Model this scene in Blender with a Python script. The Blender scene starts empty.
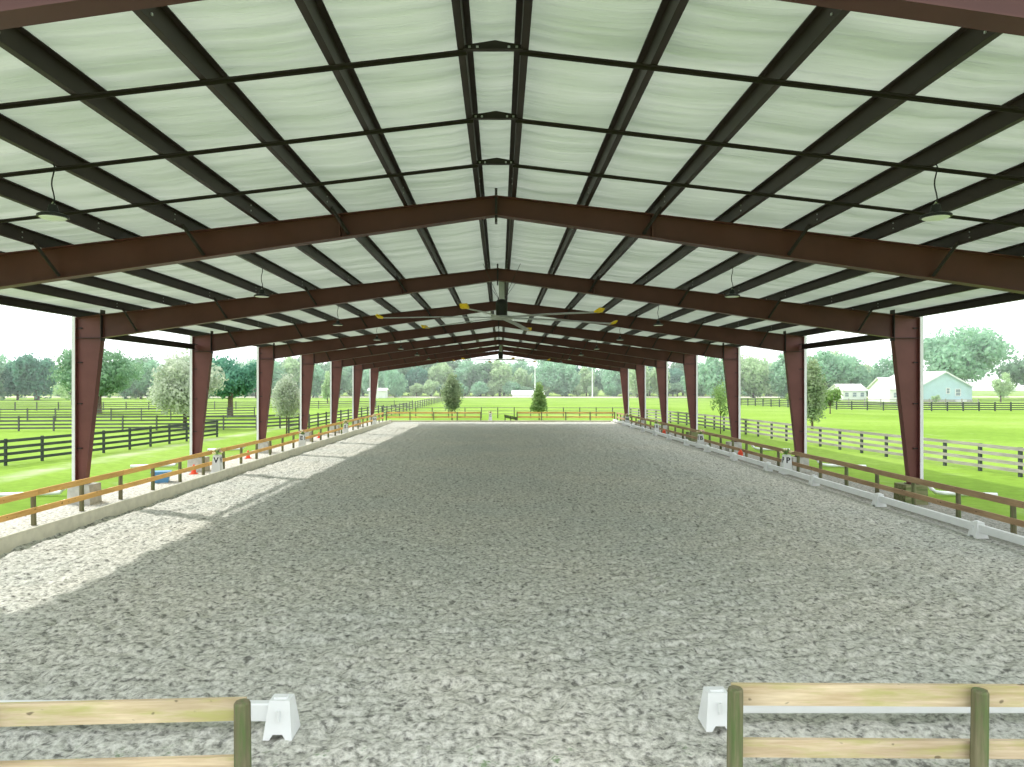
import bpy, math, random
import numpy as np
from mathutils import Vector, Matrix

random.seed(7)
SC = bpy.context.scene
COL = SC.collection

# ------------------------------------------------------------------ camera
CAM_H = 3.40
cam_d = bpy.data.cameras.new('camera')
cam = bpy.data.objects.new('camera', cam_d); COL.objects.link(cam)
cam.location = (0, 0, CAM_H)
cam.rotation_euler = (math.radians(90), 0, 0)
cam_d.sensor_fit = 'HORIZONTAL'; cam_d.sensor_width = 36.0
cam_d.lens = 700.0 / 1024.0 * 36.0
cam_d.shift_x = 12.0 / 1024.0
cam_d.shift_y = 3.0 / 1024.0
cam_d.clip_end = 2000
SC.camera = cam

# ------------------------------------------------------------------ sky, sun, exposure
world = bpy.data.worlds.new('world'); SC.world = world
world.use_nodes = True
wn = world.node_tree.nodes
bg = wn.get('Background') or wn.new('ShaderNodeBackground')
bg.inputs['Color'].default_value = (0.94, 0.985, 1.0, 1)
bg.inputs['Strength'].default_value = 2.1
wo = wn.get('World Output') or wn.new('ShaderNodeOutputWorld')
world.node_tree.links.new(bg.outputs[0], wo.inputs[0])

sun_d = bpy.data.lights.new('sun', 'SUN'); sun = bpy.data.objects.new('sun', sun_d); COL.objects.link(sun)
sun_d.energy = 4.0; sun_d.angle = math.radians(1.2); sun_d.color = (1.0, 0.97, 0.91)
sun.rotation_euler = Vector((5.4, -2.9, -5.7)).to_track_quat('-Z', 'Y').to_euler()
sun.location = (-60, 40, 70)

SC.view_settings.view_transform = 'Standard'
SC.view_settings.look = 'None'
SC.view_settings.exposure = 0.0
SC.view_settings.gamma = 1.0
SC.view_settings.use_curve_mapping = False
SC.cycles.max_bounces = 7
SC.cycles.diffuse_bounces = 4
SC.cycles.transparent_max_bounces = 8
SC.cycles.sample_clamp_indirect = 6.0

# ------------------------------------------------------------------ materials
def new_mat(name):
    m = bpy.data.materials.new(name); m.use_nodes = True
    nt = m.node_tree
    b = nt.nodes['Principled BSDF']
    return m, nt, b

def mapping(nt, scale=(1, 1, 1), kind='Object', rot=(0, 0, 0)):
    tc = nt.nodes.new('ShaderNodeTexCoord'); mp = nt.nodes.new('ShaderNodeMapping')
    mp.inputs['Scale'].default_value = scale; mp.inputs['Rotation'].default_value = rot
    nt.links.new(tc.outputs[kind], mp.inputs[0])
    return mp.outputs[0]

def noise(nt, vec, scale, detail=4, rough=0.55):
    n = nt.nodes.new('ShaderNodeTexNoise')
    n.inputs['Scale'].default_value = scale; n.inputs['Detail'].default_value = detail
    n.inputs['Roughness'].default_value = rough
    nt.links.new(vec, n.inputs['Vector'])
    return n.outputs[0]

def ramp(nt, fac, stops):
    r = nt.nodes.new('ShaderNodeValToRGB')
    e = r.color_ramp.elements
    while len(e) < len(stops): e.new(0.5)
    for i, (p, c) in enumerate(stops):
        e[i].position = p; e[i].color = (c[0], c[1], c[2], 1) if not isinstance(c, (int, float)) else (c, c, c, 1)
    nt.links.new(fac, r.inputs[0])
    return r.outputs[0]

def mix(nt, fac, a, b, mode='MIX'):
    n = nt.nodes.new('ShaderNodeMix'); n.data_type = 'RGBA'; n.blend_type = mode
    for sock, v in ((n.inputs[0], fac), (n.inputs[6], a), (n.inputs[7], b)):
        if isinstance(v, (int, float)): sock.default_value = v
        elif isinstance(v, tuple): sock.default_value = (v[0], v[1], v[2], 1)
        else: nt.links.new(v, sock)
    return n.outputs[2]

def bump(nt, b, h, strength, dist):
    n = nt.nodes.new('ShaderNodeBump'); n.inputs['Strength'].default_value = strength
    n.inputs['Distance'].default_value = dist
    nt.links.new(h, n.inputs['Height']); nt.links.new(n.outputs[0], b.inputs['Normal'])

def simple(name, c, rough=0.6, metal=0.0, var=0.12, scale=6.0, spec=0.3, b_str=0.0):
    m, nt, b = new_mat(name)
    v = mapping(nt)
    n = noise(nt, v, scale, 4)
    lo = tuple(x * (1 - var) for x in c); hi = tuple(min(1, x * (1 + var)) for x in c)
    nt.links.new(ramp(nt, n, [(0.3, lo), (0.7, hi)]), b.inputs['Base Color'])
    b.inputs['Roughness'].default_value = rough; b.inputs['Metallic'].default_value = metal
    b.inputs['Specular IOR Level'].default_value = spec
    if b_str: bump(nt, b, n, b_str, 0.01)
    return m

M = {}
# red-oxide painted steel with faint scuffs
def steel(name, c, c2, spec=0.35):
    m, nt, b = new_mat(name)
    v = mapping(nt)
    n = noise(nt, v, 1.3, 6, 0.6); n2 = noise(nt, v, 14, 3)
    col = ramp(nt, n, [(0.3, c), (0.72, c2)])
    sc = ramp(nt, n2, [(0.72, 0.0), (0.80, 0.35)])
    col = mix(nt, sc, col, tuple(min(1, x * 1.7 + .03) for x in c2))
    nt.links.new(col, b.inputs['Base Color'])
    b.inputs['Roughness'].default_value = 0.45; b.inputs['Specular IOR Level'].default_value = spec
    return m
M['frame'] = steel('red_oxide_steel', (0.074, 0.023, 0.019), (0.102, 0.033, 0.027))
M['column'] = steel('lighter_red_steel', (0.120, 0.036, 0.032), (0.160, 0.052, 0.046))  # columns a lighter red than the rafters
M['purlin'] = steel('dark_purlin_steel', (0.026, 0.018, 0.017), (0.040, 0.027, 0.024), 0.2)
M['brace'] = simple('dark_brace_steel', (0.030, 0.022, 0.022), 0.5)
M['bolt'] = simple('zinc_bolt', (0.55, 0.56, 0.55), 0.35, 0.7)

# vinyl faced insulation; translucency added to brighten the ceiling and the sand below
def insulation():
    m, nt, b = new_mat('vinyl_insulation')
    nt.nodes.remove(b)
    out = nt.nodes['Material Output']
    v = mapping(nt, (0.45, 6.0, 1.0), 'Object')
    n = noise(nt, v, 1.0, 5, 0.6)
    v2 = mapping(nt, (0.25, 2.2, 1.0), 'Object')
    n2 = noise(nt, v2, 1.0, 3, 0.5)
    add = nt.nodes.new('ShaderNodeMath'); add.operation = 'ADD'
    nt.links.new(n, add.inputs[0]); nt.links.new(n2, add.inputs[1])
    bp = nt.nodes.new('ShaderNodeBump'); bp.inputs['Strength'].default_value = 0.9; bp.inputs['Distance'].default_value = 0.08
    nt.links.new(add.outputs[0], bp.inputs['Height'])
    d = nt.nodes.new('ShaderNodeBsdfDiffuse'); d.inputs['Color'].default_value = (0.80, 0.83, 0.75, 1)
    t = nt.nodes.new('ShaderNodeBsdfTranslucent')
    h = nt.nodes.new('ShaderNodeMath'); h.operation = 'MULTIPLY'; h.inputs[1].default_value = 0.5
    nt.links.new(add.outputs[0], h.inputs[0])
    tc = ramp(nt, h.outputs[0], [(0.37, (0.138, 0.170, 0.135)), (0.5, (0.212, 0.245, 0.205)), (0.63, (0.278, 0.306, 0.266))])
    nt.links.new(tc, t.inputs['Color'])
    nt.links.new(bp.outputs[0], d.inputs['Normal']); nt.links.new(bp.outputs[0], t.inputs['Normal'])
    mx = nt.nodes.new('ShaderNodeMixShader'); mx.inputs[0].default_value = 0.46
    nt.links.new(d.outputs[0], mx.inputs[1]); nt.links.new(t.outputs[0], mx.inputs[2])
    nt.links.new(mx.outputs[0], out.inputs['Surface'])
    return m
M['insul'] = insulation()

def sand():
    m, nt, b = new_mat('arena_sand')
    v = mapping(nt)
    n1 = noise(nt, v, 15, 5, 0.7)
    n2 = noise(nt, v, 10, 3, 0.6)
    n3 = noise(nt, v, 0.22, 3)
    col = ramp(nt, n1, [(0.33, (0.30, 0.295, 0.27)), (0.45, (0.53, 0.525, 0.485)), (0.54, (0.70, 0.69, 0.65)), (0.70, (0.82, 0.81, 0.78))])
    sp = ramp(nt, n2, [(0.34, 0.36), (0.43, 0.80), (0.52, 1.0)])
    col = mix(nt, 1.0, col, sp, 'MULTIPLY')
    tint = ramp(nt, n3, [(0.35, (0.93, 0.95, 0.93)), (0.65, (1.04, 1.02, 0.97))])
    col = mix(nt, 1.0, col, tint, 'MULTIPLY')
    # mossy bits near the entrance
    g1 = noise(nt, v, 5.0, 4, 0.7)
    gm = ramp(nt, g1, [(0.60, 0.0), (0.68, 0.75)])
    sep = nt.nodes.new('ShaderNodeSeparateXYZ'); tc = nt.nodes.new('ShaderNodeTexCoord')
    nt.links.new(tc.outputs['Object'], sep.inputs[0])
    mr = nt.nodes.new('ShaderNodeMapRange'); mr.inputs[1].default_value = 6.9; mr.inputs[2].default_value = 6.4
    nt.links.new(sep.outputs[1], mr.inputs[0])
    mm = nt.nodes.new('ShaderNodeMath'); mm.operation = 'MULTIPLY'
    nt.links.new(gm, mm.inputs[0]); nt.links.new(mr.outputs[0], mm.inputs[1])
    col = mix(nt, mm.outputs[0], col, (0.10, 0.20, 0.06))
    # damp stone dust outside the right hand rail
    mr2 = nt.nodes.new('ShaderNodeMapRange'); mr2.inputs[1].default_value = 10.75; mr2.inputs[2].default_value = 11.0
    nt.links.new(sep.outputs[0], mr2.inputs[0])
    col = mix(nt, mr2.outputs[0], col, mix(nt, 1.0, col, (0.5, 0.5, 0.48), 'MULTIPLY'))
    nt.links.new(col, b.inputs['Base Color'])
    b.inputs['Roughness'].default_value = 1.0; b.inputs['Specular IOR Level'].default_value = 0.05
    ad = nt.nodes.new('ShaderNodeMath'); ad.operation = 'ADD'
    nt.links.new(n1, ad.inputs[0]); nt.links.new(n2, ad.inputs[1])
    bump(nt, b, ad.outputs[0], 0.7, 0.03)
    return m
M['sand'] = sand()

def grass():
    m, nt, b = new_mat('mown_grass')
    v = mapping(nt)
    n1 = noise(nt, v, 0.07, 5, 0.6); n2 = noise(nt, v, 2.2, 6, 0.7); n3 = noise(nt, v, 0.5, 5, 0.65)
    col = ramp(nt, n1, [(0.32, (0.165, 0.285, 0.036)), (0.5, (0.215, 0.345, 0.050)), (0.70, (0.275, 0.395, 0.090))])
    col = mix(nt, 1.0, col, ramp(nt, n2, [(0.25, 0.72), (0.75, 1.15)]), 'MULTIPLY')
    dry = ramp(nt, n3, [(0.58, 0.0), (0.72, 0.55)])
    col = mix(nt, dry, col, (0.30, 0.38, 0.17))
    tc = nt.nodes.new('ShaderNodeTexCoord'); sp = nt.nodes.new('ShaderNodeSeparateXYZ'); nt.links.new(tc.outputs['Object'], sp.inputs[0])
    # worn vehicle track along the left lawn, 18.5 m from the middle
    wob = nt.nodes.new('ShaderNodeMath'); wob.operation = 'MULTIPLY_ADD'; wob.inputs[1].default_value = 2.4
    nt.links.new(noise(nt, v, 0.09, 2), wob.inputs[0]); nt.links.new(sp.outputs[0], wob.inputs[2])
    ds = nt.nodes.new('ShaderNodeMath'); ds.operation = 'ADD'; ds.inputs[1].default_value = 17.3; nt.links.new(wob.outputs[0], ds.inputs[0])
    ab = nt.nodes.new('ShaderNodeMath'); ab.operation = 'ABSOLUTE'; nt.links.new(ds.outputs[0], ab.inputs[0])
    mr = nt.nodes.new('ShaderNodeMapRange'); mr.inputs[1].default_value = 0.95; mr.inputs[2].default_value = 0.15; nt.links.new(ab.outputs[0], mr.inputs[0])
    mk = nt.nodes.new('ShaderNodeMath'); mk.operation = 'MULTIPLY'; nt.links.new(mr.outputs[0], mk.inputs[0]); nt.links.new(ramp(nt, n3, [(0.35, 0.1), (0.6, 0.8)]), mk.inputs[1])
    col = mix(nt, mk.outputs[0], col, (0.42, 0.44, 0.30))
    nt.links.new(col, b.inputs['Base Color'])
    b.inputs['Roughness'].default_value = 1.0; b.inputs['Specular IOR Level'].default_value = 0.05
    bump(nt, b, n2, 0.5, 0.06)
    return m
M['grass'] = grass()

def wood(name, c, c2, green=None, knots=True, axis=0):
    m, nt, b = new_mat(name)
    oi = nt.nodes.new('ShaderNodeObjectInfo'); tc = nt.nodes.new('ShaderNodeTexCoord')
    ml = nt.nodes.new('ShaderNodeMath'); ml.operation = 'MULTIPLY'; ml.inputs[1].default_value = 37.0
    nt.links.new(oi.outputs['Random'], ml.inputs[0])
    ad = nt.nodes.new('ShaderNodeVectorMath'); ad.operation = 'ADD'
    nt.links.new(tc.outputs['Object'], ad.inputs[0]); nt.links.new(ml.outputs[0], ad.inputs[1])
    def mp(along, across):
        q = nt.nodes.new('ShaderNodeMapping'); q.inputs['Scale'].default_value = tuple(along if i == axis else across for i in range(3))
        nt.links.new(ad.outputs[0], q.inputs[0]); return q.outputs[0]
    n = noise(nt, mp(1.1, 16), 1.6, 5, 0.6)
    col = ramp(nt, n, [(0.3, c), (0.7, c2)])
    n0 = noise(nt, mp(.8, 1.5), 1.0, 3, 0.5)
    col = mix(nt, 1.0, col, ramp(nt, n0, [(0.35, (.84, .82, .80)), (0.65, (1.1, 1.08, 1.04))]), 'MULTIPLY')
    if green:
        g = noise(nt, mp(1.3, 9), 1.1, 4, 0.65)
        col = mix(nt, ramp(nt, g, [(0.46, 0.0), (0.66, 0.75)]), col, green)
    if knots:
        k = noise(nt, mp(9, 14), 1.0, 1, 0.3)
        col = mix(nt, ramp(nt, k, [(0.735, 0.0), (0.78, 0.8)]), col, tuple(x * 0.3 for x in c))
    nt.links.new(col, b.inputs['Base Color'])
    b.inputs['Roughness'].default_value = 0.8; b.inputs['Specular IOR Level'].default_value = 0.15
    bump(nt, b, n, 0.4, 0.01)
    return m
M['pine'] = wood('sunlit_pine_rail_wood', (0.66, 0.38, 0.12), (0.82, 0.52, 0.20))  # pine with the sunny side's brightness put into its colour
M['shadepine'] = wood('shaded_pine_rail_wood', (0.33, 0.22, 0.13), (0.48, 0.34, 0.21))  # the same pine, darkened: the right side's shade is in the colour
M['pale'] = wood('pale_weathered_rail_wood', (0.50, 0.38, 0.24), (0.74, 0.62, 0.46), (0.44, 0.43, 0.15))
M['post'] = wood('mossy_post_wood', (0.13, 0.13, 0.075), (0.24, 0.22, 0.14), (0.10, 0.17, 0.055), False, 2)
M['darkfence'] = wood('dark_stained_fence_wood', (0.045, 0.06, 0.055), (0.09, 0.11, 0.10), None, False)
M['duskfence'] = wood('weathered_dusky_fence_wood', (0.10, 0.11, 0.105), (0.17, 0.18, 0.17), None, False)
M['greyfence'] = wood('silver_grey_fence_wood', (0.24, 0.24, 0.22), (0.40, 0.39, 0.36), None, False)
M['plastic'] = simple('white_plastic', (0.80, 0.82, 0.82), 0.4, 0, 0.04, 3)
M['kerb'] = simple('cream_kerb_board', (0.66, 0.63, 0.50), 0.75, 0, 0.10, 4)  # cream tone carries shade and yellowish bounce on white boards
M['conc'] = simple('concrete', (0.46, 0.46, 0.42), 0.9, 0, 0.2, 5, 0.1, 0.3)
M['concg'] = wood('algae_concrete', (0.16, 0.18, 0.08), (0.30, 0.30, 0.18), (0.09, 0.15, 0.04), False)
M['white'] = simple('white_painted_metal', (0.78, 0.80, 0.82), 0.45, 0, 0.05, 3)
M['orange'] = simple('orange_plastic', (0.85, 0.10, 0.045), 0.5, 0, 0.08, 6)
M['letter'] = simple('black_letter_paint', (0.02, 0.02, 0.025), 0.6)
M['blue'] = simple('blue_plastic', (0.10, 0.28, 0.50), 0.45, 0, 0.15, 5)
M['lampb'] = simple('black_lamp_metal', (0.02, 0.02, 0.02), 0.5)
M['lens'] = simple('frosted_lens', (0.85, 0.88, 0.85), 0.3, 0, 0.03)
M['alu'] = simple('brushed_aluminium', (0.42, 0.43, 0.42), 0.4, 0.5, 0.1)
M['yellow'] = simple('yellow_winglet', (0.80, 0.52, 0.02), 0.5)
M['siding'] = simple('pale_blue_siding', (0.46, 0.62, 0.68), 0.7, 0, 0.05, 1)
M['whitewall'] = simple('white_siding', (0.78, 0.80, 0.80), 0.7, 0, 0.04, 1)
M['roofw'] = simple('white_metal_roof', (0.80, 0.80, 0.80), 0.5, 0, 0.05, 1)
M['pane'] = simple('window_glass', (0.22, 0.27, 0.30), 0.15, 0, 0.1, 1, 0.6)
M['trunk'] = simple('bark', (0.13, 0.10, 0.075), 0.95, 0, 0.35, 9, 0.1, 0.6)
M['path'] = simple('pale_dirt_track', (0.56, 0.52, 0.44), 1.0, 0, 0.15, 0.6, 0.05)

def leafmat(name, c, c2):
    m, nt, b = new_mat(name)
    nt.nodes.remove(b); out = nt.nodes['Material Output']
    v = mapping(nt)
    n = noise(nt, v, 0.9, 3, 0.6)
    col = ramp(nt, n, [(0.35, c), (0.65, c2)])
    d = nt.nodes.new('ShaderNodeBsdfDiffuse'); t = nt.nodes.new('ShaderNodeBsdfTranslucent')
    nt.links.new(col, d.inputs[0]); nt.links.new(col, t.inputs[0])
    mx = nt.nodes.new('ShaderNodeMixShader'); mx.inputs[0].default_value = 0.48
    nt.links.new(d.outputs[0], mx.inputs[1]); nt.links.new(t.outputs[0], mx.inputs[2])
    nt.links.new(mx.outputs[0], out.inputs['Surface'])
    return m
M['oak'] = leafmat('oak_leaves', (0.18, 0.32, 0.20), (0.31, 0.47, 0.31))
M['olive'] = leafmat('silvery_leaves', (0.40, 0.47, 0.35), (0.60, 0.66, 0.54))
M['dkoak'] = leafmat('dark_oak_leaves', (0.11, 0.27, 0.20), (0.19, 0.40, 0.28))
M['fresh'] = leafmat('fresh_leaves', (0.22, 0.36, 0.13), (0.36, 0.50, 0.20))
M['wood1'] = leafmat('woodland_leaves', (0.27, 0.49, 0.33), (0.44, 0.66, 0.47))
M['wood2'] = leafmat('woodland_pale_leaves', (0.42, 0.58, 0.34), (0.60, 0.74, 0.48))
M['lawnleaf'] = leafmat('lawn_tree_leaves', (0.24, 0.33, 0.19), (0.42, 0.50, 0.33))
M['petal_y'] = simple('cream_petals', (0.85, 0.78, 0.45), 0.7)
M['petal_p'] = simple('pink_petals', (0.80, 0.50, 0.48), 0.7)

# ------------------------------------------------------------------ mesh helpers
class MB:
    def __init__(self): self.v = []; self.f = []
    def poly(self, pts, faces):
        o = len(self.v); self.v += [tuple(p) for p in pts]
        self.f += [tuple(i + o for i in fc) for fc in faces]; return self
    def box(self, c, s, mtx=None):
        x, y, z = s[0] / 2, s[1] / 2, s[2] / 2
        P = [Vector((a * x, b * y, d * z)) for a in (-1, 1) for b in (-1, 1) for d in (-1, 1)]
        if mtx is not None: P = [mtx @ p for p in P]
        c = Vector(c)
        return self.poly([c + p for p in P], [(0, 1, 3, 2), (4, 6, 7, 5), (0, 4, 5, 1), (2, 3, 7, 6), (0, 2, 6, 4), (1, 5, 7, 3)])
    def prism(self, prof, y0, y1):
        """profile in (x,z), extruded along y"""
        n = len(prof)
        pts = [(p[0], y0, p[1]) for p in prof] + [(p[0], y1, p[1]) for p in prof]
        fs = [tuple(range(n)), tuple(range(2 * n - 1, n - 1, -1))]
        fs += [(i, n + i, n + (i + 1) % n, (i + 1) % n) for i in range(n)]
        return self.poly(pts, fs)
    def bar(self, a, b, w, h, up=Vector((0, 0, 1))):
        a = Vector(a); b = Vector(b); d = (b - a); L = d.length; d = d / L
        if abs(d.dot(up)) > 0.98: up = Vector((1, 0, 0))
        s = d.cross(up).normalized(); u = s.cross(d)
        m = Matrix((d, s, u)).transposed()
        return self.box((a + b) / 2, (L, w, h), m)
    def tube(self, pts, rads, n=8, cap=True):
        pts = [Vector(p) for p in pts]
        if isinstance(rads, (int, float)): rads = [rads] * len(pts)
        o = len(self.v); k = len(pts)
        for i, p in enumerate(pts):
            t = (pts[min(i + 1, k - 1)] - pts[max(i - 1, 0)]).normalized()
            r = Vector((1, 0, 0)) if abs(t.x) < 0.9 else Vector((0, 1, 0))
            s = t.cross(r).normalized(); u = s.cross(t)
            for j in range(n):
                a = 2 * math.pi * j / n
                self.v.append(tuple(p + (s * math.cos(a) + u * math.sin(a)) * rads[i]))
        for i in range(k - 1):
            for j in range(n):
                self.f.append((o + i * n + j, o + i * n + (j + 1) % n, o + (i + 1) * n + (j + 1) % n, o + (i + 1) * n + j))
        if cap:
            self.f.append(tuple(o + j for j in range(n - 1, -1, -1)))
            self.f.append(tuple(o + (k - 1) * n + j for j in range(n)))
        return self
    def lathe(self, prof, n=16, c=(0, 0, 0)):
        """profile of (r,z) around z"""
        o = len(self.v); k = len(prof)
        for r, z in prof:
            for j in range(n):
                a = 2 * math.pi * j / n
                self.v.append((c[0] + r * math.cos(a), c[1] + r * math.sin(a), c[2] + z))
        for i in range(k - 1):
            for j in range(n):
                self.f.append((o + i * n + j, o + i * n + (j + 1) % n, o + (i + 1) * n + (j + 1) % n, o + (i + 1) * n + j))
        self.f.append(tuple(o + j for j in range(n - 1, -1, -1)))
        self.f.append(tuple(o + (k - 1) * n + j for j in range(n)))
        return self
    def mesh(self, name, mat, smooth=False):
        me = bpy.data.meshes.new(name); me.from_pydata(self.v, [], self.f); me.update()
        if mat: me.materials.append(M[mat])
        if smooth:
            me.polygons.foreach_set('use_smooth', [True] * len(me.polygons))
        return me
    def build(self, name, mat, parent=None, smooth=False):
        return link(name, self.mesh(name, mat, smooth), parent)

def link(name, me, parent=None, loc=None, rot=None, scale=None):
    o = bpy.data.objects.new(name, me); COL.objects.link(o)
    if parent: o.parent = parent
    if loc is not None: o.location = loc
    if rot is not None: o.rotation_euler = rot
    if scale is not None: o.scale = scale
    return o

def tag(o, label=None, cat=None, group=None, kind=None):
    if label: o['label'] = label
    if cat: o['category'] = cat
    if group: o['group'] = group
    if kind: o['kind'] = kind
    return o

def thing(name, label, cat, loc=(0, 0, 0), rz=0, group=None):
    o = bpy.data.objects.new(name, None); COL.objects.link(o)
    o.location = loc; o.rotation_euler = (0, 0, rz)
    return tag(o, label, cat, group)

def copy_tree(o, parent=None):
    c = o.copy(); COL.objects.link(c); c.parent = parent
    for ch in o.children: copy_tree(ch, c)
    return c

ORD = ['first', 'second', 'third', 'fourth', 'fifth', 'sixth', 'seventh', 'eighth', 'ninth', 'tenth', 'eleventh', 'twelfth',
       'thirteenth', 'fourteenth', 'fifteenth', 'sixteenth', 'seventeenth', 'eighteenth']

# numpy value noise
def vnoise(x, y, seed):
    xi = np.floor(x).astype(np.int64); yi = np.floor(y).astype(np.int64)
    fx = x - xi; fy = y - yi
    fx = fx * fx * (3 - 2 * fx); fy = fy * fy * (3 - 2 * fy)
    def h(a, b):
        n = (a * 374761393 + b * 668265263 + seed * 974711) & 0x7fffffff
        n = ((n ^ (n >> 13)) * 1274126177) & 0x7fffffff
        return ((n ^ (n >> 16)) & 0xffff) / 65535.0
    return (h(xi, yi) * (1 - fx) + h(xi + 1, yi) * fx) * (1 - fy) + (h(xi, yi + 1) * (1 - fx) + h(xi + 1, yi + 1) * fx) * fy

def grid_mesh(name, X, Y, Z, mat):
    ny, nx = Z.shape
    co = np.empty((ny * nx, 3), np.float32)
    gx, gy = np.meshgrid(X, Y)
    co[:, 0] = gx.ravel(); co[:, 1] = gy.ravel(); co[:, 2] = Z.ravel()
    i = np.arange((ny - 1) * (nx - 1)); r = i // (nx - 1); c = i % (nx - 1)
    a = r * nx + c
    q = np.stack([a, a + 1, a + nx + 1, a + nx], 1).astype(np.int32)
    return quads_mesh(name, co, q, mat, True)

def quads_mesh(name, co, q, mat, smooth=False):
    me = bpy.data.meshes.new(name)
    me.vertices.add(len(co)); me.vertices.foreach_set('co', co.astype(np.float32).ravel())
    nq = len(q)
    me.loops.add(nq * 4); me.loops.foreach_set('vertex_index', q.astype(np.int32).ravel())
    me.polygons.add(nq); me.polygons.foreach_set('loop_start', np.arange(nq, dtype=np.int32) * 4)
    me.polygons.foreach_set('use_smooth', np.full(nq, smooth))
    me.update(calc_edges=True); me.validate()
    me.materials.append(M[mat])
    return me

# ------------------------------------------------------------------ layout numbers
X0 = -0.07                 # ridge line
W = 12.27                  # half width to the outside of the columns
BAY = 7.735
D1 = 20.42                 # third frame, the first whose posts are in view
FR = [D1 + BAY * (k - 2) for k in range(9)]      # 4.95 ... 66.8
RIDGE = 6.84; SLOPE = 0.117
def ztop(ax): return RIDGE - SLOPE * ax            # top of rafter = underside of purlins
PURL = [0.29 + 1.305 * i for i in range(9)]        # distance of each purlin from the ridge
PD = 0.215
EAVE_X = 12.17; EAVE_P = 12.178

# ------------------------------------------------------------------ ground
ys = [3.2]
while ys[-1] < 70.3:
    y = ys[-1]
    ys.append(y + (0.042 if y < 11 else 0.042 + (y - 11) * 0.0085))
ys = np.array(ys); xs = np.arange(-13.3, 13.31, 0.05)
gx, gy = np.meshgrid(xs, ys)
n1 = vnoise(gx / 0.24, gy / 0.20, 1); n2 = vnoise(gx / 0.13, gy / 0.11, 2); n3 = vnoise(gx / 0.085, gy / 0.085, 3); n4 = vnoise(gx / 1.3, gy / 1.3, 4)
Z = 0.050 * (n1 - .5) + 0.050 * (n2 - .5) + 0.022 * (n3 - .5) + 0.03 * (n4 - .5)
pit = vnoise(gx / 0.21 + 40, gy / 0.17 + 7, 9)
Z -= 0.05 * np.clip((pit - 0.70) / 0.3, 0, 1)
inside = np.clip((10.5 - np.abs(gx)) / 0.3, 0, 1) * np.clip((66.9 - gy) / .4, 0, 1)
Z = Z * (0.3 + 0.7 * inside)
# furrow along the left kerb, shaped to widen the kerb's dark shadow strip
Z -= 0.15 * np.exp(-((gx + 10.22 + .05 * (vnoise(gy / .5, gy * 0, 11) - .5)) / 0.16) ** 2) * (.45 + 1.0 * vnoise(gy / 0.45, gy * 0, 12)) * (gy > 6.8) * (gy < 66.5)
Z -= 0.15 * np.clip((np.abs(gx) - 13.1) / .2, 0, 1)
Z -= 0.15 * np.clip((gy - 69.8) / .4, 0, 1)
fl = link('floor', grid_mesh('floor', xs, ys, Z, 'sand')); tag(fl, 'grey sand and fibre riding surface under the roof', kind='structure')

lawn = MB()
XS = [-420, -13.2, 13.2, 420]; YS = [-60, 3.3, 69.9, 700]
for i in range(3):
    for j in range(3):
        if i == 1 and j == 1: continue
        lawn.poly([(XS[i], YS[j], -.03), (XS[i + 1], YS[j], -.03), (XS[i + 1], YS[j + 1], -.03), (XS[i], YS[j + 1], -.03)], [(0, 1, 2, 3)])
tag(lawn.build('lawn', 'grass'), 'bright green mown paddock grass around the arena', kind='structure')

def ribbon(name, pts, w, z, mat, label):
    b = MB(); V = [Vector((p[0], p[1], 0)) for p in pts]
    L = []; R = []
    for i, p in enumerate(V):
        t = (V[min(i + 1, len(V) - 1)] - V[max(i - 1, 0)]).normalized(); s = Vector((-t.y, t.x, 0)) * w / 2
        L.append((p.x + s.x, p.y + s.y, z)); R.append((p.x - s.x, p.y - s.y, z))
    n = len(V)
    b.poly(L + R, [(i, n + i, n + i + 1, i + 1) for i in range(n - 1)])
    return tag(b.build(name, mat), label, kind='structure')
ribbon('path_far', [(-300, 232), (-60, 226), (60, 222), (300, 240)], 22, -.005, 'path', 'pale dirt track along the edge of the woods')

# ------------------------------------------------------------------ roof: ceiling of insulation panels
ceiling = thing('ceiling', 'pale vinyl insulation lining the underside of the roof', None); tag(ceiling, kind='structure')
def panel_mesh(xa, xb, za, zb, y0, y1, seed):
    nx, ny = 4, 3
    b = MB(); rr = random.Random(seed)
    for j in range(ny + 1):
        for i in range(nx + 1):
            u = i / nx; v = j / ny
            sag = 0.045 * 4 * u * (1 - u) * ((0.6 + .7 * rr.random()) if 0 < j < ny else 1.0)
            b.v.append((xa + (xb - xa) * u, y0 + (y1 - y0) * v, za + (zb - za) * u - sag))
    for j in range(ny):
        for i in range(nx):
            a = j * (nx + 1) + i
            b.f.append((a, a + nx + 1, a + nx + 2, a + 1))
    return b.mesh('insulation_panel', 'insul', True)
edges = PURL + [EAVE_P]
for k in range(8):
    y0, y1 = FR[k], FR[k + 1]
    if k == 0: y0 -= 0.25
    if k == 7: y1 += 0.25
    zr = ztop(0) + PD + 0.012
    # ridge strip
    link('insulation_panel', panel_mesh(X0 - .29, X0 + .29, ztop(.29) + PD + .02, ztop(.29) + PD + .02, y0, y1, k), ceiling)
    for s in (-1, 1):
        for i in range(len(edges) - 1):
            a, c = edges[i], edges[i + 1]
            link('insulation_panel', panel_mesh(X0 + s * a, X0 + s * c, ztop(a) + PD + .012, ztop(c) + PD + .012, y0, y1, k * 50 + i + (s > 0) * 20), ceiling)

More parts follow.
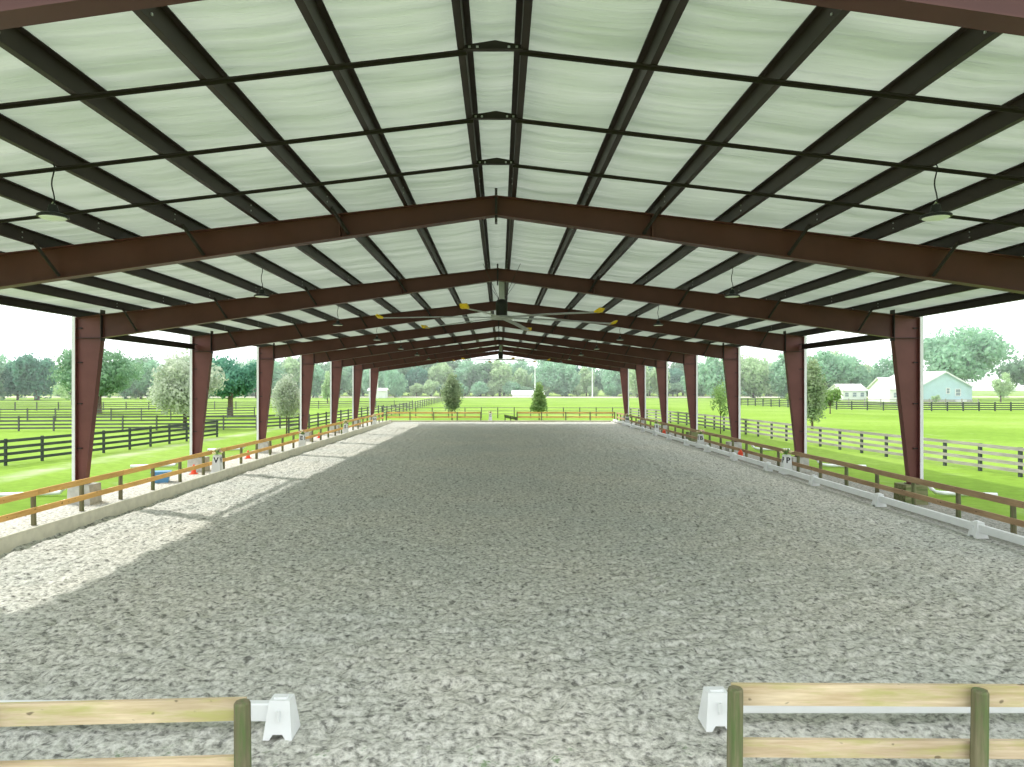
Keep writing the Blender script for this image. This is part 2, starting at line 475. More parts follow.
# ------------------------------------------------------------------ purlins
def zsec(s, y0, y1, L_flange=0.07, t=0.012):
    b = MB()
    b.box((0, (y0 + y1) / 2, PD / 2), (t, y1 - y0, PD))
    b.box((s * L_flange / 2, (y0 + y1) / 2, t / 2), (L_flange, y1 - y0, t))
    b.box((-s * L_flange / 2, (y0 + y1) / 2, PD - t / 2), (L_flange, y1 - y0, t))
    return b
Y0, Y1 = FR[0] - .25, FR[8] + .25
for s in (-1, 1):
    pm = zsec(s, Y0, Y1).mesh('purlin', 'purlin')
    bb = MB()
    for k in range(1, 8):
        for dy in (-.7, .7):
            for dz in (.06, .15):
                bb.box((s * .011, FR[k] + dy, dz), (.012, .02, .02)); bb.box((-s * .011, FR[k] + dy, dz), (.012, .02, .02))
    for dy in (.35, .5, .85, 1.0):
        for dz in (.06, .15):
            bb.box((s * .011, FR[0] + dy, dz), (.014, .02, .02)); bb.box((-s * .011, FR[0] + dy, dz), (.014, .02, .02))
    bm_ = bb.mesh('bolt_heads', 'bolt')
    side = 'left' if s < 0 else 'right'
    for i, a in enumerate(PURL):
        o = link('purlin', pm, None, (X0 + s * a, 0, ztop(a) + .004))
        lab = ('dark steel roof purlin next to the ridge, on its %s' % side) if i == 0 else ('dark steel roof purlin, %s out from the ridge on the %s slope' % (ORD[i], side))
        tag(o, lab, 'purlin', 'long roof purlins')
        bo = link('bolt_heads', bm_, o); tag(bo, kind='stuff')
    # eave strut, a deeper channel along the edge of the roof
    b = MB(); zz = ztop(EAVE_X)
    b.box((X0 + s * EAVE_X, (Y0 + Y1) / 2, zz + .1065), (.02, Y1 - Y0, .233))
    b.box((X0 + s * (EAVE_X - .04), (Y0 + Y1) / 2, zz), (.09, Y1 - Y0, .015))
    b.box((X0 + s * (EAVE_X - .04), (Y0 + Y1) / 2, zz + .19), (.09, Y1 - Y0, .012))
    e = b.build('eave_strut', 'purlin'); tag(e, 'dark steel eave beam along the %s edge of the roof' % side, 'beam')
    g = MB(); g.prism([(X0 + s * (EAVE_X + .012), zz + .08), (X0 + s * (EAVE_X + .14), zz + .08), (X0 + s * (EAVE_X + .16), zz + .24), (X0 + s * (EAVE_X + .145), zz + .24), (X0 + s * (EAVE_X + .128), zz + .095), (X0 + s * (EAVE_X + .012), zz + .095)], Y0, Y1)
    tag(g.build('gutter', 'white'), 'white rain gutter along the %s eave' % side, 'gutter')

# bracing angles across the first bay
for q, yb in enumerate((7.10, 8.92, 10.74)):
    for s in (-1, 1):
        b = MB()
        a0, a1 = .27, EAVE_X
        p0 = (X0 + s * a0, yb, ztop(a0) + .0); p1 = (X0 + s * a1, yb, ztop(a1) + .0)
        b.bar(p0, p1, .05, .008); b.bar((p0[0], yb + .022, p0[2] - .018), (p1[0], yb + .022, p1[2] - .018), .006, .04)
        tag(b.build('bracing_angle', 'brace'), 'thin bracing angle under the purlins, %s row, %s slope' % (['nearest', 'middle', 'farthest'][q], 'left' if s < 0 else 'right'), 'brace', 'bracing angles of the first bay')
    b = MB()
    zb = ztop(.29)
    b.prism([(X0 - .30, zb - .005), (X0 + .30, zb - .005), (X0 + .30, zb + .055), (X0 + .02, zb + .105), (X0 - .30, zb + .055)], yb - .006, yb + .006)
    b.box((X0, yb - .03, zb - .005), (.6, .06, .01))
    o = b.build('ridge_tie', 'brace'); tag(o, 'peaked steel plate tying the ridge purlins, %s of three' % ['nearest', 'middle', 'farthest'][q], 'plate', 'ridge ties of the first bay')
    b = MB()
    for bx_ in (-.24, -.16, .16, .24): b.box((X0 + bx_, yb - .012, zb + .03), (.025, .014, .025))
    tag(b.build('bolt_heads', 'bolt', o), kind='stuff')

# ------------------------------------------------------------------ portal frames
KN = W - 0.74            # inner face of the column at the knee
FZ = 0.56                # top of pedestal
RD0, RD1 = 0.35, 0.68     # rafter depth at ridge / knee
FW = 0.21                # flange width
def rdepth(ax): return RD0 + (RD1 - RD0) * min(1, ax / KN)
def plate(b, pts, y0, y1): b.prism(pts, y0, y1)
def flange(b, a, c, out, t=.016, w=FW):
    """strip along a->c in the x,z plane, thickness t towards 'out'"""
    a = Vector((a[0], 0, a[1])); c = Vector((c[0], 0, c[1])); d = (c - a).normalized(); n = Vector((-d.z, 0, d.x))
    if n.dot(Vector((out[0], 0, out[1]))) < 0: n = -n
    q = [a, c, c + n * t, a + n * t]
    b.prism([(p.x, p.z) for p in q], -w / 2, w / 2)
def make_frame():
    root = thing('portal_frame', 'x', 'steel frame')
    for s in (-1, 1):
        def P(ax, z): return (s * ax, z)
        zk = ztop(KN) - rdepth(KN)
        # tapered column
        c = MB()
        plate(c, [P(W - .02, FZ), P(W - .02, ztop(W) - .02), P(KN, ztop(KN) - .02), P(KN, zk), P(W - .27, FZ)], -.006, .006)
        flange(c, P(W - .02, FZ), P(W - .02, ztop(W) - .01), (s, 0))
        flange(c, P(W - .27, FZ), P(KN, zk), (-s, 0))
        flange(c, P(W, ztop(W) - .02), P(KN, ztop(KN) - .02), (0, 1))
        co = c.build('column', 'column', root)
        b = MB(); b.box((s * (W - .145), 0, FZ + .012), (.36, .30, .024)); b.build('base_plate', 'frame', co)
        b = MB()
        for yy in (-.055, .055): b.box((s * (KN + (W - KN) / 2 + .02), yy, zk), ((W - KN) - .06, .10, .014))
        b.build('stiffener', 'brace', co)
        b = MB()
        for zc in (1.6, 2.9, 4.1, 5.1):
            for yy in (-.03, .03): b.box((s * (W - .10), yy, zc), (.13, .05, .03))
        tag(b.build('girt_clips', 'brace', co), kind='stuff')
        # rafter
        r = MB()
        plate(r, [P(KN, ztop(KN) - .015), P(0, ztop(0) - .015), P(0, ztop(0) - RD0 + .015), P(KN, zk + .015)], -.006, .006)
        flange(r, P(KN, ztop(KN)), P(0, ztop(0)), (0, -1))
        flange(r, P(KN, zk), P(0, ztop(0) - RD0), (0, 1))
        ro = r.build('rafter', 'frame', root)
        b = MB(); b.box((s * (KN - .012), 0, (ztop(KN) + zk) / 2 + .03), (.022, FW + .02, ztop(KN) - zk + .22)); b.build('knee_plate', 'brace', ro)
        b = MB(); b.box((s * .012, 0, ztop(0) - RD0 / 2), (.022, FW - .02, RD0 + .26)); b.build('ridge_plate', 'brace', ro)
        ax = 2.82; b = MB()
        b.box((s * ax, 0, ztop(ax) - rdepth(ax) / 2), (.03, FW - .01, rdepth(ax) - .02)); b.build('splice_plate', 'frame', ro)
        # flange braces from alternate purlins down to the bottom flange
        for i in (2, 4, 6, 8):
            a = PURL[i]; a2 = a - .24
            for yy in (-1,):
                b = MB(); b.bar((s * a, -.40, ztop(a) + .05), (s * a2, -.06, ztop(a2) - rdepth(a2) + .05), .045, .045)
                b.build('flange_brace', 'brace', root)
    return root
fr0 = make_frame()
for k in range(9):
    o = fr0 if k == 0 else copy_tree(fr0)
    o.location = (X0, FR[k], 0)
    if k == 0: lab = 'red brown steel portal frame overhead at the near end of the roof'
    elif k == 8: lab = 'red brown steel portal frame at the far open end of the roof'
    else: lab = 'red brown steel portal frame, %s from the near end of the roof' % ORD[k]
    tag(o, lab, 'steel frame', 'portal frames of the roof')

# concrete pedestals and downspouts
ped = MB(); ped.prism([(-.34, -.1), (.34, -.1), (.31, FZ), (-.31, FZ)], -.30, .30)
pm = ped.mesh('concrete_pedestal', 'conc'); pmg = bpy.data.meshes.new_from_object(link('tmp', pm)) ; bpy.data.objects.remove(bpy.data.objects['tmp'])
pmg.materials.clear(); pmg.materials.append(M['concg'])
def downspout_mesh(s):
    b = MB()
    zt = ztop(W) + .06
    b.box((0, 0, (zt + .25) / 2), (.11, .12, zt - .25))
    return b.mesh('pipe', 'white')
dsm = {s: downspout_mesh(s) for s in (-1, 1)}
def elbow_mesh(s):
    b = MB(); b.tube([(0, 0, .30), (0, 0, .16), (s * .05, 0, .09), (s * .16, 0, .05), (s * .32, 0, .05)], .06, 8); return b.mesh('elbow', 'white', True)
elm = {s: elbow_mesh(s) for s in (-1, 1)}
def drain_mesh(s):
    b = MB(); b.tube([(0, 0, .30), (s * .06, 0, .20), (s * .18, 0, .09), (s * .45, -.03, .065), (s * 1.9, -.3, .05)], .065, 8); return b.mesh('drain_pipe', 'white', True)
drm = {s: drain_mesh(s) for s in (-1, 1)}
for k in range(9):
    for s in (-1, 1):
        side = 'left' if s < 0 else 'right'
        where = 'at the near end' if k == 0 else ('at the far end' if k == 8 else 'in the %s frame' % ORD[k])
        if k > 0:
            o = link('concrete_pedestal', pmg if (s > 0 and k in (2, 5)) else pm, None, (X0 + s * (W - .22), FR[k], 0))
            tag(o, '%s concrete pedestal under the %s post %s' % ('mossy' if (s > 0 and k in (2, 5)) else 'grey', side, where), 'pedestal', 'concrete pedestals')
        d = thing('downspout', 'white rain downspout on the %s post %s' % (side, where), 'downspout', (X0 + s * (W + .062), FR[k], 0), 0, 'white downspouts')
        link('pipe', dsm[s], d); link('elbow', elm[s], d)
        if k in (1, 2, 3, 4):
            o = link('drain_pipe', drm[s], None, (X0 + s * (W + 1.25), FR[k] + 1.5, 0))
            tag(o, 'white plastic drain pipe on the grass beside the %s post %s' % (side, where), 'pipe', 'drain pipes outside the arena')

# single header beams between the third and fourth frames
for s in (-1, 1):
    b = MB(); xx = X0 + s * (W - .10)
    b.box((xx, (FR[2] + FR[3]) / 2, 4.98), (.012, BAY - .2, .20)); b.box((xx - s * .05, (FR[2] + FR[3]) / 2, 4.885), (.11, BAY - .2, .012)); b.box((xx - s * .05, (FR[2] + FR[3]) / 2, 5.075), (.11, BAY - .2, .012))
    tag(b.build('header_beam', 'purlin'), 'dark steel header beam spanning one bay below the %s eave' % ('left' if s < 0 else 'right'), 'beam')

# ------------------------------------------------------------------ lamps
def make_lamp():
    t = thing('pendant_lamp', 'x', 'lamp')
    b = MB(); pts = [(math.sin(i * .9) * .018, 0, .12 + i * .058) for i in range(11)]; pts[-1] = (0, 0, .665)
    b.tube(pts, .009, 5); b.build('cord', 'lampb', t, True)
    b = MB(); b.lathe([(.02, .16), (.05, .15), (.07, .06), (.12, .045), (.178, .022), (.182, -.004), (.165, -.010)], 24); b.build('housing', 'lampb', t)
    b = MB(); b.lathe([(.158, -.008), (.145, -.018), (.04, -.021)], 24); b.build('lens', 'lens', t)
    b = MB(); b.tube([(-.05, 0, .12), (0, 0, .19), (.05, 0, .12)], .01, 5); b.build('hanger', 'alu', t)
    return t
lp = make_lamp()
first = True
for k in range(8):
    for s in (-1, 1):
        o = lp if first else copy_tree(lp); first = False
        yl = (FR[k] + FR[k + 1]) / 2 
        ax = 5.56
        o.location = (X0 + s * ax, yl, ztop(ax) - .655)
        tag(o, 'round pendant lamp on a cord, %s row, %s bay from the camera' % ('left' if s < 0 else 'right', ORD[k]), 'lamp', 'pendant lamps')

# ------------------------------------------------------------------ ceiling fans
def make_fan():
    t = thing('ceiling_fan', 'x', 'fan')
    b = MB(); b.box((0, 0, .92), (.17, .17, .75)); b.box((0, 0, 1.36), (.5, .3, .03)); b.build('mount', 'alu', t)
    b = MB(); b.lathe([(.10, .06), (.17, .08), (.18, .42), (.15, .52), (.08, .56)], 20); b.build('motor', 'lampb', t)
    b = MB(); b.lathe([(.05, -.05), (.32, -.04), (.34, .0), (.32, .045), (.06, .06)], 24); b.build('hub', 'alu', t)
    for i in range(6):
        a = math.radians(15 + 60 * i)
        b = MB()
        # airfoil blade along +x
        n = 6
        prof = [(-.10, .0), (-.04, .022), (.04, .02), (.10, .0), (.04, -.008), (-.04, -.008)]
        o = len(b.v)
        for x, z in ((.25, 0), (1.9, -.03), (3.55, -.10)):
            for (py, pz) in prof: b.v.append((x, py, z + pz - py * .12))
        for j in range(2):
            for q in range(n): b.f.append((o + j * n + q, o + j * n + (q + 1) % n, o + (j + 1) * n + (q + 1) % n, o + (j + 1) * n + q))
        b.f.append(tuple(range(n - 1, -1, -1))); b.f.append(tuple(2 * n + q for q in range(n)))
        bo = b.build('blade', 'alu', t); bo.rotation_euler = (0, 0, a)
        w = MB(); w.prism([(3.53, -.115), (3.66, -.10), (3.74, -.01), (3.70, .01), (3.60, -.04), (3.53, -.07)], -.10, .10)
        w.build('winglet', 'yellow', bo)
    for (gx_, gy_) in ((-1, -1), (1, -1), (-1, 1), (1, 1)):
        b = MB(); b.tube([(gx_ * .1, gy_ * .08, .60), (gx_ * .52, gy_ * 1.5, 1.36)], .007, 4); b.build('guy_wire', 'lampb', t)
    return t
fan = make_fan(); fan.location = (0.05, 21.0, 3.4 + 2.06); tag(fan, 'large six blade ceiling fan with yellow tips, nearer of the two')
f2 = copy_tree(fan); f2.location = (0.05, 51.6, 3.4 + 2.0); f2.rotation_euler = (0, 0, .5); tag(f2, 'large six blade ceiling fan hanging near the far end of the roof')

# ------------------------------------------------------------------ fences
UB = {}
def unit_box(mat):
    if mat not in UB:
        UB[mat] = MB().box((0, 0, 0), (1, 1, 1)).mesh('board', mat)
    return UB[mat]
UP = {}
def round_post(mat, r, h):
    k = (mat, r, h)
    if k not in UP: UP[k] = MB().lathe([(r * 1.02, -.25), (r, h * .5), (r * .97, h - .015), (r * .85, h)], 10).mesh('post', mat)
    return UP[k]
def resample(pts, step):
    P = [Vector((p[0], p[1], 0)) for p in pts]; out = []
    for a, c in zip(P[:-1], P[1:]):
        n = max(1, round((c - a).length / step))
        for i in range(n): out.append(a.lerp(c, i / n))
    out.append(P[-1]); return out
RBM = {}
def rail_mesh(mat, L, th, bh):
    k = (mat, round(L, 2), th, bh)
    if k not in RBM: RBM[k] = MB().box((0, 0, 0), (L, th, bh)).mesh('rail', mat)
    return RBM[k]
def fence(name, label, pts, step, rails, mats, posth, postr, group=None, off=0.0, th=.045, square=False, span=2, seed=0):
    """rails: list of (top height, board height); off: offset of rail to the side of the post line"""
    P = resample(pts, step); rr = random.Random(seed)
    root = thing(name, label, 'fence', (P[0].x, P[0].y, 0), 0, group)
    o0 = P[0].copy()
    pmesh = None if square else round_post(mats[1], postr, posth)
    for i, p in enumerate(P):
        if square: q = link('post', unit_box(mats[1]), root, (p.x - o0.x, p.y - o0.y, posth / 2 - .1), (0, 0, math.atan2((P[min(i + 1, len(P) - 1)] - P[max(i - 1, 0)]).y, (P[min(i + 1, len(P) - 1)] - P[max(i - 1, 0)]).x)), (postr * 2, postr * 2, posth + .2))
        else: q = link('post', pmesh, root, (p.x - o0.x, p.y - o0.y, 0), (rr.uniform(-.015, .015), rr.uniform(-.015, .015), rr.uniform(0, 6)))
    i = 0
    while i < len(P) - 1:
        j = min(i + span, len(P) - 1)
        # do not run a board round a corner
        d0 = (P[i + 1] - P[i]).normalized()
        while j > i + 1 and (P[j] - P[j - 1]).normalized().dot(d0) < .9995: j -= 1
        a, c = P[i], P[j]; d = (c - a); L = d.length; d.normalize(); n = Vector((-d.y, d.x, 0))
        for (ht, bh) in rails:
            m = (a + c) / 2 + n * off - o0
            link('rail', rail_mesh(mats[0], L - .006, th, bh), root, (m.x, m.y, ht - bh / 2 + rr.uniform(-.006, .006)), (0, 0, math.atan2(d.y, d.x)))
        i = j
    return root

AR = [(.885, .15), (.455, .14)]
AP = .885
LF, RF = -11.42, 11.55
OFF = .085
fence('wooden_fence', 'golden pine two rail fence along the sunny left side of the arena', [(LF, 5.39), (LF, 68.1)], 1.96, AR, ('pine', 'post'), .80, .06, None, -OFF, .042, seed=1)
fence('wooden_fence', 'brown pine two rail fence along the shaded right side of the arena', [(RF, 6.24), (RF, 68.9)], 1.9, AR, ('shadepine', 'post'), .80, .06, None, OFF, .042, seed=2)
fence('wooden_fence', 'pale two rail entrance fence, left of the opening below the camera', [(-2.04, 5.56), (-4.05, 5.44), (-6.1, 5.34), (-8.1, 5.28)], 2.03, [(.885, .175), (.425, .15)], ('pale', 'post'), .90, .066, None, -.088, .042, seed=3)
fence('wooden_fence', 'pale two rail entrance fence, right of the opening below the camera', [(1.96, 5.85), (3.98, 5.82), (6.1, 5.8), (8.1, 5.8)], 2.04, [(.885, .178), (.42, .15)], ('pale', 'post'), .885, .066, None, .088, .042, seed=4)
fence('wooden_fence', 'low pine fence across the far end, left of the centre gap', [(-11.2, 69.0), (-1.9, 69.2)], 2.3, AR, ('pine', 'post'), .9, .06, None, .08, .042, seed=5)
fence('wooden_fence', 'low pine fence across the far end, right of the centre gap', [(1.7, 69.2), (11.3, 69.0)], 2.3, AR, ('pine', 'post'), .9, .06, None, .08, .042, seed=6)

R4 = [(1.10, .13), (.82, .13), (.54, .13), (.26, .13)]
R4T = [(1.10, .10), (.82, .10), (.54, .10), (.26, .10)]
R3 = [(1.15, .12), (.78, .12), (.42, .12)]
fence('paddock_fence', 'dark four board paddock fence running beside the left lawn', [(-25.4, 13.0), (-23.0, 25.0), (-21.4, 30.3), (-20.1, 38), (-19.2, 47.5)], 2.0, R4, ('darkfence', 'darkfence'), 1.14, .047, None, -.08, .03, True, seed=7)
fence('paddock_fence', 'dark four board cross fence behind the silvery tree', [(-62, 51), (-19.3, 55.5), (-17, 60)], 2.6, R4, ('duskfence', 'duskfence'), 1.14, .05, None, .08, .03, True, seed=8)
fence('paddock_fence', 'dark four board fence in the middle distance of the left paddocks', [(-96, 70), (-40, 72), (-27, 77)], 2.8, R4T, ('duskfence', 'duskfence'), 1.18, .055, None, .08, .03, True, seed=9)
fence('paddock_fence', 'dark weathered fence farthest back in the left paddocks', [(-105, 98), (-60, 100), (-28, 108), (-14, 112)], 3.0, R4T, ('duskfence', 'duskfence'), 1.2, .06, None, .08, .03, True, seed=10)
fence('paddock_fence', 'dark fence leading away beside the small left lawn tree', [(-15.4, 51), (-15.0, 66), (-14.0, 84)], 2.5, R4T, ('duskfence', 'duskfence'), 1.2, .055, None, .08, .03, True, seed=11)
fence('paddock_fence', 'dark fence running off toward the pole beyond the far left corner', [(-12.9, 76.6), (-12.9, 110), (-13.2, 210)], 3.2, R4T, ('duskfence', 'duskfence'), 1.2, .055, None, .08, .03, True, seed=12)
fence('paddock_fence', 'grey four board paddock fence running beside the right lawn', [(21.0, 11), (20.3, 21), (19.7, 26.5), (18.6, 36), (17.7, 48), (17.0, 58), (15.6, 70), (14.2, 76)], 2.0, R4, ('greyfence', 'darkfence'), 1.10, .055, None, .07, .03, True, seed=13)
fence('paddock_fence', 'dark three rail fence crossing behind the far end of the arena', [(-12.7, 76), (14.0, 76)], 1.75, [(1.12, .06), (.78, .05), (.45, .05)], ('greyfence', 'darkfence'), 1.15, .045, None, -.06, .03, True, seed=14)
fence('paddock_fence', 'dark fence in front of the blue house across the green field', [(44, 128), (50, 104), (56, 98), (110, 96)], 2.2, R4, ('darkfence', 'darkfence'), 1.25, .07, None, .06, .03, True, seed=15)
fence('paddock_fence', 'pale fence by the garden close to the blue house', [(58, 122), (82, 120)], 2.6, R3, ('greyfence', 'greyfence'), 1.3, .07, None, .06, .03, True, seed=16)

# ------------------------------------------------------------------ white dressage rails and stands
def stand_mesh():
    # trapezoid seen from the side (x along the rail), open arch at the foot, tapering in y
    b = MB()
    prof = [(-.14, 0), (-.08, 0), (-.045, .05), (.045, .05), (.08, 0), (.14, 0), (.10, .35), (-.10, .35)]
    n = len(prof)
    for sgn in (-1, 1):
        for (x, z) in prof: b.v.append((x, sgn * (.15 - .07 * z / .35), z))
    b.f += [(0, 1, 2, 7), (2, 3, 6, 7), (3, 4, 5, 6)]
    b.f += [(n + 7, n + 2, n + 1, n + 0), (n + 7, n + 6, n + 3, n + 2), (n + 6, n + 5, n + 4, n + 3)]
    for i in range(n): b.f.append((i, n + i, n + (i + 1) % n, (i + 1) % n))
    return b.mesh('body', 'plastic')
STM = stand_mesh()
capm = MB().box((0, 0, .358), (.13, .08, .02)).mesh('cap', 'plastic')
lugm = MB().box((0, -.125, .22), (.03, .03, .10)).mesh('lug', 'plastic')
def stand(loc, rz, label):
    t = thing('rail_stand', label, 'stand', loc, rz, 'white rail stands')
    link('body', STM, t); link('cap', capm, t); link('lug', lugm, t); link('lug', lugm, t, None, (0, 0, math.pi))
    return t
def whiterail(a, c, label):
    a = Vector(a); c = Vector(c); d = c - a
    t = thing('arena_rail', label, 'rail', (a + c) / 2, math.atan2(d.y, d.x), 'white arena rails')
    L = d.length - .02
    b = MB(); e = .012; h0, h1, w = .13, .305, .05
    b.prism([(-w + e, h0), (w - e, h0), (w, h0 + e), (w, h1 - e), (w - e, h1), (-w + e, h1), (-w, h1 - e), (-w, h0 + e)], -L / 2, L / 2)
    for i, v in enumerate(b.v): b.v[i] = (v[1], v[0], v[2])
    b.build('board', 'plastic', t)
    return t
RX = 10.78
ysR = [7.55 + 4.12 * i for i in range(15)]
for i, y in enumerate(ysR):
    stand((RX, y, .0), math.pi / 2, 'white plastic rail stand on the right track, %s counted from the camera' % ORD[i])
    y2 = ysR[i + 1] if i < 14 else 66.6
    whiterail((RX, y, 0), (RX, y2, 0), 'low white plastic arena rail on the right track, %s from the camera' % ORD[i])
for side, xs_ in (('left', (-2.14, -6.2, -10.0)), ('right', (2.17, 6.1, 10.3))):
    yy = 6.87 if side == 'left' else 7.04
    for i in range(3):
        stand((xs_[i], yy, 0), 0, ('white plastic rail stand at the %s edge of the entrance gap' if i == 0 else 'white rail stand behind the %s entrance fence') % side if i < 2 else 'white rail stand in the near %s corner of the arena' % side)
    whiterail((xs_[0], yy, 0), (xs_[1], yy, 0), 'low white arena rail behind the %s entrance fence' % side)
    whiterail((xs_[1], yy, 0), (xs_[2], yy, 0), 'low white arena rail reaching the near %s corner' % side)

# left kerb boards
KX = -10.42
y = 6.9; i = 0
while y < 66.4:
    L = 3.6 if y < 62.8 else 66.8 - y
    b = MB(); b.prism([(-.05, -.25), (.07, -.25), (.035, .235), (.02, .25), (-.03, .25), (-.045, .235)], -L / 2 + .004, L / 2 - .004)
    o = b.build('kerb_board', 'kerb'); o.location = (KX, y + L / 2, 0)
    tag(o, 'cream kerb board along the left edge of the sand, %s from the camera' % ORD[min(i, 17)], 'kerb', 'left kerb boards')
    y += L; i += 1
tag(MB().box((0, 66.95, .04), (21.2, .10, .22)).build('kerb_end', 'kerb'), 'low kerb across the far end of the sand', kind='structure')

# ------------------------------------------------------------------ letter markers with flowers
def flowers(loc, label, seed):
    rr = random.Random(seed)
    t = thing('flower_arrangement', label, 'flowers', loc, rr.uniform(0, 6), 'flower arrangements on the markers')
    b = MB()
    for i in range(46):
        a = rr.uniform(0, 6.28); e = rr.uniform(.1, 1.4); L = rr.uniform(.12, .30)
        d = Vector((math.cos(a) * math.cos(e), math.sin(a) * math.cos(e), math.sin(e)))
        s = d.cross(Vector((0, 0, 1))).normalized() * .025; m = d * L * .6
        b.poly([(0, 0, 0), m + s, d * L, m - s], [(0, 1, 2, 3)])
    tag(b.build('leaves', 'fresh', t), kind='stuff')
    for i in range(11):
        a = rr.uniform(0, 6.28); e = rr.uniform(.2, 1.5); L = rr.uniform(.16, .27)
        p = Vector((math.cos(a) * math.cos(e), math.sin(a) * math.cos(e), math.sin(e))) * L
        q = MB(); q.lathe([(.012, -.03), (.045, -.01), (.055, .015), (.03, .03), (.01, .022)], 7, p)
        q.build('blossom', 'petal_y' if rr.random() < .6 else 'petal_p', t)
def marker(x, y, ch, label):
    t = thing('letter_marker', label, 'marker', (x, y, .0), 0, 'dressage letter markers')
    b = MB(); h = .74; w0, w1 = .23, .125
    prof = [(w0, 0), (w0 * .98, .06), (w0 - .06, .08), (w1, h - .02), (w1 - .02, h)]
    o = 0
    for (w, z) in prof: b.v += [(-w, -w, z), (w, -w, z), (w, w, z), (-w, w, z)]
    for i in range(len(prof) - 1):
        for j in range(4): b.f.append((i * 4 + j, i * 4 + (j + 1) % 4, (i + 1) * 4 + (j + 1) % 4, (i + 1) * 4 + j))
    k = (len(prof) - 1) * 4; b.f += [(k, k + 1, k + 2, k + 3), (3, 2, 1, 0)]
    b.build('body', 'plastic', t)
    tilt = math.atan2(w0 - .06 - w1, h - .10)
    for rz in (0, math.pi / 2, -math.pi / 2):
        cu = bpy.data.curves.new('letter', 'FONT'); cu.body = ch; cu.size = .30; cu.extrude = .003; cu.align_x = 'CENTER'; cu.align_y = 'CENTER'
        cu.offset = .008
        cu.materials.append(M['letter'])
        zc = .53; wz = w1 + (w0 - .06 - w1) * (h - .02 - zc) / (h - .10)
        tmp = bpy.data.objects.new('tmp_letter', cu); COL.objects.link(tmp)
        me = bpy.data.meshes.new_from_object(tmp); bpy.data.objects.remove(tmp)
        o = link('letter', me, t)
        m = Matrix.Rotation(rz, 4, 'Z') @ Matrix.Translation((0, -wz - .003, zc)) @ Matrix.Rotation(math.pi / 2 - tilt, 4, 'X')
        o.matrix_local = m
    flowers((x, y, h), 'flowers in cream and pink on top of marker %s' % ch, ord(ch))
    return t
MYS = [27.3, 39.0, 50.0, 61.5]
for ch, y in zip('VESH', MYS): marker(-11.02, y, ch, 'white tapered marker lettered %s beside the left fence' % ch)
for ch, y in zip('PBRM', MYS): marker(11.18, y, ch, 'white tapered marker lettered %s beside the right fence' % ch)
marker(-0.95, 68.9, 'C', 'white tapered marker lettered C in the far centre gap')

# ------------------------------------------------------------------ orange cones, tub, far trestle
cone_b = MB().lathe([(.105, .02), (.035, .36), (.02, .375)], 14).mesh('cone_body', 'orange')
cone_f = MB().box((0, 0, .012), (.30, .30, .024)).mesh('foot', 'orange')
def cone(x, y, label):
    t = thing('traffic_cone', label, 'cone', (x, y, 0), .3, 'small orange cones')
    link('cone_body', cone_b, t); link('foot', cone_f, t)
cone(-11.9, 27.2, 'small orange cone behind the left fence beside marker V')
cone(-11.95, 33.2, 'small orange cone behind the left fence between markers V and E')
cone(-11.95, 46.2, 'small orange cone behind the left fence between markers E and S')
cone(-11.95, 43.6, 'small orange cone behind the left fence just beyond marker E')
def jug(x, y, label):
    t = thing('orange_bucket', label, 'bucket', (x, y, 0), .3, 'small orange buckets')
    b = MB(); b.lathe([(.095, 0), (.115, .03), (.12, .27), (.105, .34), (.06, .38), (.05, .40)], 14); b.build('body', 'orange', t, True)
    b = MB(); b.lathe([(.052, .40), (.052, .43), (.035, .44)], 12); b.build('lid', 'orange', t)
jug(11.78, 28.0, 'orange plastic bucket by the right fence beside marker P')
jug(11.27, 32.8, 'orange plastic bucket by the right fence between markers P and B')
jug(11.30, 48.2, 'orange plastic bucket by the right fence just before marker R')

t = thing('plastic_tub', 'blue plastic tub lying outside the left fence', 'tub', (-12.05, 24.9, 0.0), .35)
b = MB(); b.prism([(-.24, 0), (.24, 0), (.30, .36), (.26, .36), (.21, .04), (-.21, .04), (-.26, .36), (-.30, .36)], -.22, .22); b.box((0, -.225, .18), (.5, .02, .36)); b.box((0, .225, .18), (.5, .02, .36)); b.build('body', 'blue', t)
b = MB(); b.box((0, 0, .375), (.66, .52, .03)); b.build('lid', 'blue', t)

t = thing('trestle', 'low dark slatted frame leaning in the far centre gap', 'trestle', (1.05, 68.9, 0), -.1)
for q in range(4):
    b = MB(); b.bar((-.62, -.1 + q * .09, .60 - q * .08), (.62, -.1 + q * .09, .36 - q * .08), .05, .06); b.build('slat', 'lampb', t)
for x in (-.55, 0, .5):
    b = MB(); b.bar((x, .3, 0), (x, -.12, .62 - (x + .55) * .2), .05, .05); b.bar((x, -.32, 0), (x, -.12, .62 - (x + .55) * .2), .05, .05); b.build('leg', 'lampb', t)

# ------------------------------------------------------------------ summer haze over the far fields
hm = bpy.data.materials.new('summer_haze'); hm.use_nodes = True
hn = hm.node_tree; hn.nodes.remove(hn.nodes['Principled BSDF'])
vs = hn.nodes.new('ShaderNodeVolumeScatter'); vs.inputs['Density'].default_value = 0.0010; vs.inputs['Color'].default_value = (0.95, 0.98, 1, 1)
hn.links.new(vs.outputs[0], hn.nodes['Material Output'].inputs['Volume'])
M['haze'] = hm
tag(MB().box((0, 240, 24.5), (760, 320, 50)).build('haze', 'haze'), 'thin pale summer haze hanging over the distant fields and woods', 'haze', kind='stuff')

